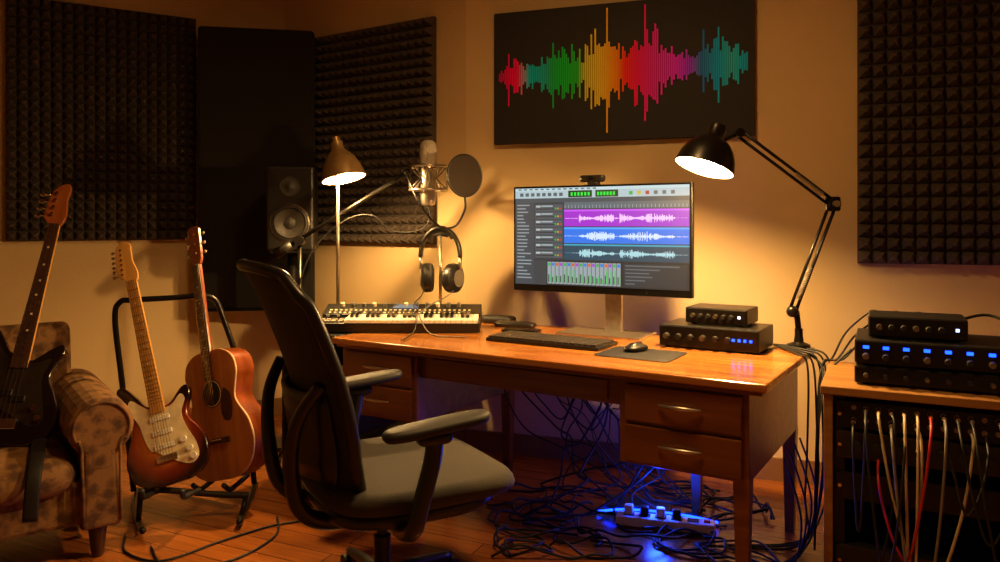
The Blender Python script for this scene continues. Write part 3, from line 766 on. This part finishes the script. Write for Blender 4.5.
for i,x in enumerate((-1.42,-1.26)):
    tube(f'cradle_{i}',[(x,3.14,.14),(x,3.06,.155),(x,2.99,.165),(x,2.97,.20)],.011,'rubber',gs,8,4)
for i,x in enumerate((-1.28,-1.15)):
    tube(f'cradle_b_{i}',[(x,3.42,.11),(x-.01,3.32,.105),(x-.02,3.25,.105),(x-.03,3.2,.14)],.011,'rubber',gs,8,4)
tube('floor_cable_left',[(-1.5,3.0,.006),(-1.42,2.85,.006),(-1.25,2.78,.006),(-1.1,2.95,.006),(-.95,3.1,.006),(-.8,3.2,.006),(-.72,3.5,.02)],.0045,'cable')
tube('floor_cable_left.001',[(-1.35,2.9,.006),(-1.2,2.72,.006),(-1.0,2.78,.006),(-.9,3.0,.006),(-.95,3.2,.006)],.0045,'cable')

# ---------------- right rack cabinet
rk=empty('wooden_rack_cabinet',(1.07,2.48,0),-27)
W=.80;HT=.72
box('top',-.01,W+.01,-.01,.50,HT-.028,HT,'rackwood',rk,.004)
box('side_left',0,.028,0,.49,0,HT-.028,'rackwood',rk,.003); box('side_right',W-.028,W,0,.49,0,HT-.028,'rackwood',rk,.003)
box('bottom',.028,W-.028,0,.49,.04,.065,'rackwood',rk); box('back',.028,W-.028,.475,.49,.065,HT-.028,'black',rk)
for i,x in enumerate((.034,W-.062)): box(f'rail_{i}',x,x+.028,.022,.03,.07,HT-.03,'blackmetal',rk,0)
for i,(z0,z1,d) in enumerate(((.585,.675,.4),(.485,.575,.4),(.35,.44,.35),(.10,.2,.4))):
    box(f'unit_{i}',.035,W-.035,.012,d,z0,z1,'black' if i%2 else 'blackmetal',rk,.003)
    for k in (0,1): cyl(f'screw_{i}_{k}',((.048 if k==0 else W-.048),.010,(z0+z1)/2),(0,-1,0),.006,.004,'chrome',rk,10)
for r,z in enumerate((.655,.615)):
    for k in range(18):
        cyl(f'jack_{r}_{k}',(.09+k*.036,.009,z),(0,-1,0),.008,.008,'jack',rk,12)
for k in range(9): cyl(f'dial_{k}',(.10+k*.06,.003,.53),(0,-1,0),.015,.02,'rubber',rk,16)
box('led_a',.66,.67,.008,.012,.525,.535,'ledw',rk,0)
pc=empty('patch_cables',(1.07,2.48,0),-27)
CL=[('ccable',2,.655,.16,9,.615,.0),('red',6,.655,.24,2,.50,.03),('ccable',4,.655,.05,5,.655,.03),('cable',0,.615,.3,1,.655,.02),('cable',7,.655,.4,10,.615,.03),('cable',3,.655,.02,None,0,0),('cable',11,.655,.3,13,.615,.02),('gcable',3,.615,.10,7,.655,.05),('ccable',5,.615,.12,None,0,0),('cable',8,.655,.33,12,.615,.04),('cable',1,.655,.2,4,.615,.05),('cable',9,.655,.15,14,.655,.05)]
for i,(mm,a,za,low,b_,zb,off) in enumerate(CL):
    x=.09+a*.036; 
    cyl(f'plug_{i}',(x,-.012,za),(0,-1,0),.007,.04,'chrome',pc,10)
    if b_ is None:
        tube(f'cable_{i}',[(x,-.03,za),(x+.01,-.07,za-.04),(x+.005,-.09,.4),(x-.03,-.10,.2),(x-.08,-.08,.03),(x-.2,-.1,.008)],.0042,mm,pc,8,6)
    else:
        x2=.09+b_*.036; xm=(x+x2)/2
        tube(f'cable_{i}',[(x,-.03,za),(x+(x2-x)*.02,-.07-off,za-.04),(x+(x2-x)*.16,-.09-off,(za+low)/2),(x+(x2-x)*.42,-.10-off,low+.01),(x+(x2-x)*.65,-.10-off,low+.03),(x2-(x2-x)*.12,-.09-off,(zb+low)/2),(x2,-.06-off,zb-.04),(x2,-.02,zb)],.0042,mm,pc,8,6)
# gear on rack
def rackpos(x,y,z):
    a=R(-27);return (1.07+x*math.cos(a)-y*math.sin(a),2.48+x*math.sin(a)+y*math.cos(a),z)
gear('rack_compressor',rackpos(.37,.07,.72),27,.56,.32,.062,9,0)
gear('rack_equalizer',rackpos(.37,.08,.782),27,.56,.32,.085,9,0,ledrow=1)
gear('headphone_amplifier',rackpos(.275,.14,.867),27,.29,.2,.075,6,1,'ledw')

# ---------------- power strip with blue light
ps=empty('power_strip',(.68,3.09,0),-16)
box('body',-.2,.2,-.035,.035,.004,.045,'white',ps,.008)
for i in range(5):
    box(f'socket_{i}',-.17+i*.065,-.125+i*.065,-.02,.02,.044,.047,'rubber',ps,.002)
    if i<4: box(f'plug_{i}',-.165+i*.065,-.13+i*.065,-.016,.016,.047,.085,'black' if i%2 else 'white',ps,.006)
box('switch',.155,.18,-.012,.012,.044,.052,'red',ps,.002)
hub=empty('network_hub',(.60,3.27,0),-16)
box('body',-.14,.14,-.07,.07,.004,.04,'black',hub,.006)
for i in range(8): box(f'led_{i}',-.11+i*.03,-.104+i*.03,-.074,-.069,.018,.024,'led',hub,0)
strip=tube('led_strip',[(.42,3.24,.012),(.50,3.19,.04),(.62,3.165,.045),(.78,3.12,.04),(.90,3.10,.02)],.005,mat('blue_strip','#1030ff',.4,em='#0828ff',es=18),None,8,6)

# ---------------- cables
cb=empty('cable_tangle',(0,0,0))
def DW(u,v,z): 
    a=R(-32.2); return Vector((D0[0]+u*math.cos(a)-v*math.sin(a),D0[1]+u*math.sin(a)+v*math.cos(a),z))
rr=random.Random(5)
for i in range(20):
    u=.5+rr.random()*.85; v=.68+.12*rr.random()
    a=DW(u,v,.64 if v<.8 else .62); u2=u+rr.uniform(-.35,.55)
    e2=Vector((rr.uniform(.1,.95),rr.uniform(3.1,3.6),.01)); pts=[a]
    n=5
    for k in range(1,n):
        t=k/n; p=a.lerp(e2,t*t*.75+t*.1); p.z=.62*(1-t)**1.4+.02; p+=Vector((rr.uniform(-.10,.10),rr.uniform(-.06,.03),rr.uniform(-.06,.06)))
        p.z=max(p.z,.02); pts.append(p)
    pts.append(e2); pts.append(e2+Vector((rr.uniform(-.2,.2),-.08,0)))
    tube(f'hanging_{i}',pts,rr.choice([.003,.004,.005]),'cable',cb,7,6)
for i in range(6):   # draped between desk points
    u=.55+.12*i; a=DW(u,.78,.66); b_=DW(u+rr.uniform(.25,.45),.72,.64); lo=rr.uniform(.22,.45)
    m1=a.lerp(b_,.3); m1.z=lo+.05; m2=a.lerp(b_,.6); m2.z=lo
    tube(f'draped_{i}',[a,a.lerp(m1,.5)+Vector((-.02,0,-.05)),m1,m2,b_.lerp(m2,.4),b_],.004,'cable',cb,7,6)
for i in range(26):
    c=Vector((rr.uniform(.1,1.1),rr.uniform(2.88,3.45),.008)); pts=[]; an=rr.uniform(0,6.28); da=rr.choice([-1,1])*rr.uniform(.3,1.0)
    for k in range(9):
        an+=da+rr.uniform(-.3,.3); c=c+Vector((math.cos(an)*.10,math.sin(an)*.07,0)); c.x=max(-.1,min(1.15,c.x)); c.y=max(2.8,min(3.55,c.y))
        pts.append((c.x,c.y,.006+.05*rr.random()**2))
    tube(f'floor_{i}',pts,.005,'cable',cb,7,5)
# cables off right end of desk
for i in range(5):
    u=1.885+.013*i; v=.60+.04*i
    a=DW(1.72,.80,.757); b_=DW(1.84,v+.02,.756)
    tube(f'side_{i}',[a,b_,DW(u,v,.72),DW(u+.01,v+rr.uniform(-.05,.05),.5),DW(u+.02*rr.random(),v+rr.uniform(-.1,.05),.25),DW(1.86,.6+rr.uniform(-.2,.1),.03),DW(1.6,.5,.01)],.004,'cable',cb,7,6)
for i in range(4):
    tube(f'side_low_{i}',[DW(1.83,.75-.1*i,.40),DW(1.90,.70-.1*i,.2),DW(1.86,.55-.05*i,.02),DW(1.7,.3+.1*i,.01),DW(1.5,.45,.01)],.004,'cable',cb,7,6)
tube('side_link',[DW(1.84,.7,.757),DW(1.93,.66,.70),rackpos(-.04,.3,.5),rackpos(-.03,.4,.66),rackpos(.03,.42,.74),rackpos(.07,.44,.78)],.0045,'cable',cb,7,6)
for i in range(3):
    tube(f'rack_cable_{i}',[rackpos(.18+i*.07,.35,.91),rackpos(.14+i*.07,.42,.93),rackpos(.05+i*.04,.46,.84),rackpos(.0+i*.02,.47,.735),rackpos(-.035,.44,.70),rackpos(-.045,.4-.05*i,.4),rackpos(-.05,.3,.05)],.004,'cable',cb,7,6)
tube('rack_cable_r',[rackpos(.40,.31,.92),rackpos(.5,.36,.94),rackpos(.6,.3,.89),rackpos(.78,.3,.77)],.005,'cable',cb,7,6)

# ---------------- lights
def light(name,typ,loc,e,col,size=.1,rot=None,**k):
    d=bpy.data.lights.new(name,typ); d.energy=e; d.color=col
    if typ=='AREA': d.size=size
    else: d.shadow_soft_size=size
    for a,v in k.items(): setattr(d,a,v)
    o=bpy.data.objects.new(name,d); COL.objects.link(o); o.location=loc
    if rot: o.rotation_euler=rot
    return o
cl=empty('ceiling_fill_lamp',(.1,2.2,H-.001))  # added fixture, out of view, housing for the ambient fill
lathe('shade',[(.02,-.10),(.16,-.09),(.18,-.04),(.05,0)],mat('fill_lamp_glass','#ffe2b0',.4,em='#ffa850',es=2.0),cl)
light('ceiling_fill','AREA',(.1,2.2,H-.13),29,(1,.57,.20),.35)  # added warm fill that lifts the room's ambient level
light('hub_glow','POINT',(.66,3.14,.15),7.0,(.01,.05,1),.04)
w=bpy.data.worlds.new('world'); sc.world=w; w.use_nodes=True
bg=w.node_tree.nodes['Background']; bg.inputs[0].default_value=(.9,.5,.25,1); bg.inputs[1].default_value=.05

# ---------------- camera
cd=bpy.data.cameras.new('camera'); cd.lens=27; cd.sensor_width=36; cd.shift_y=-.056; cd.clip_start=.05
co=bpy.data.objects.new('camera',cd); COL.objects.link(co); co.location=(0,0,1.25); co.rotation_euler=(R(90),0,0)
sc.camera=co
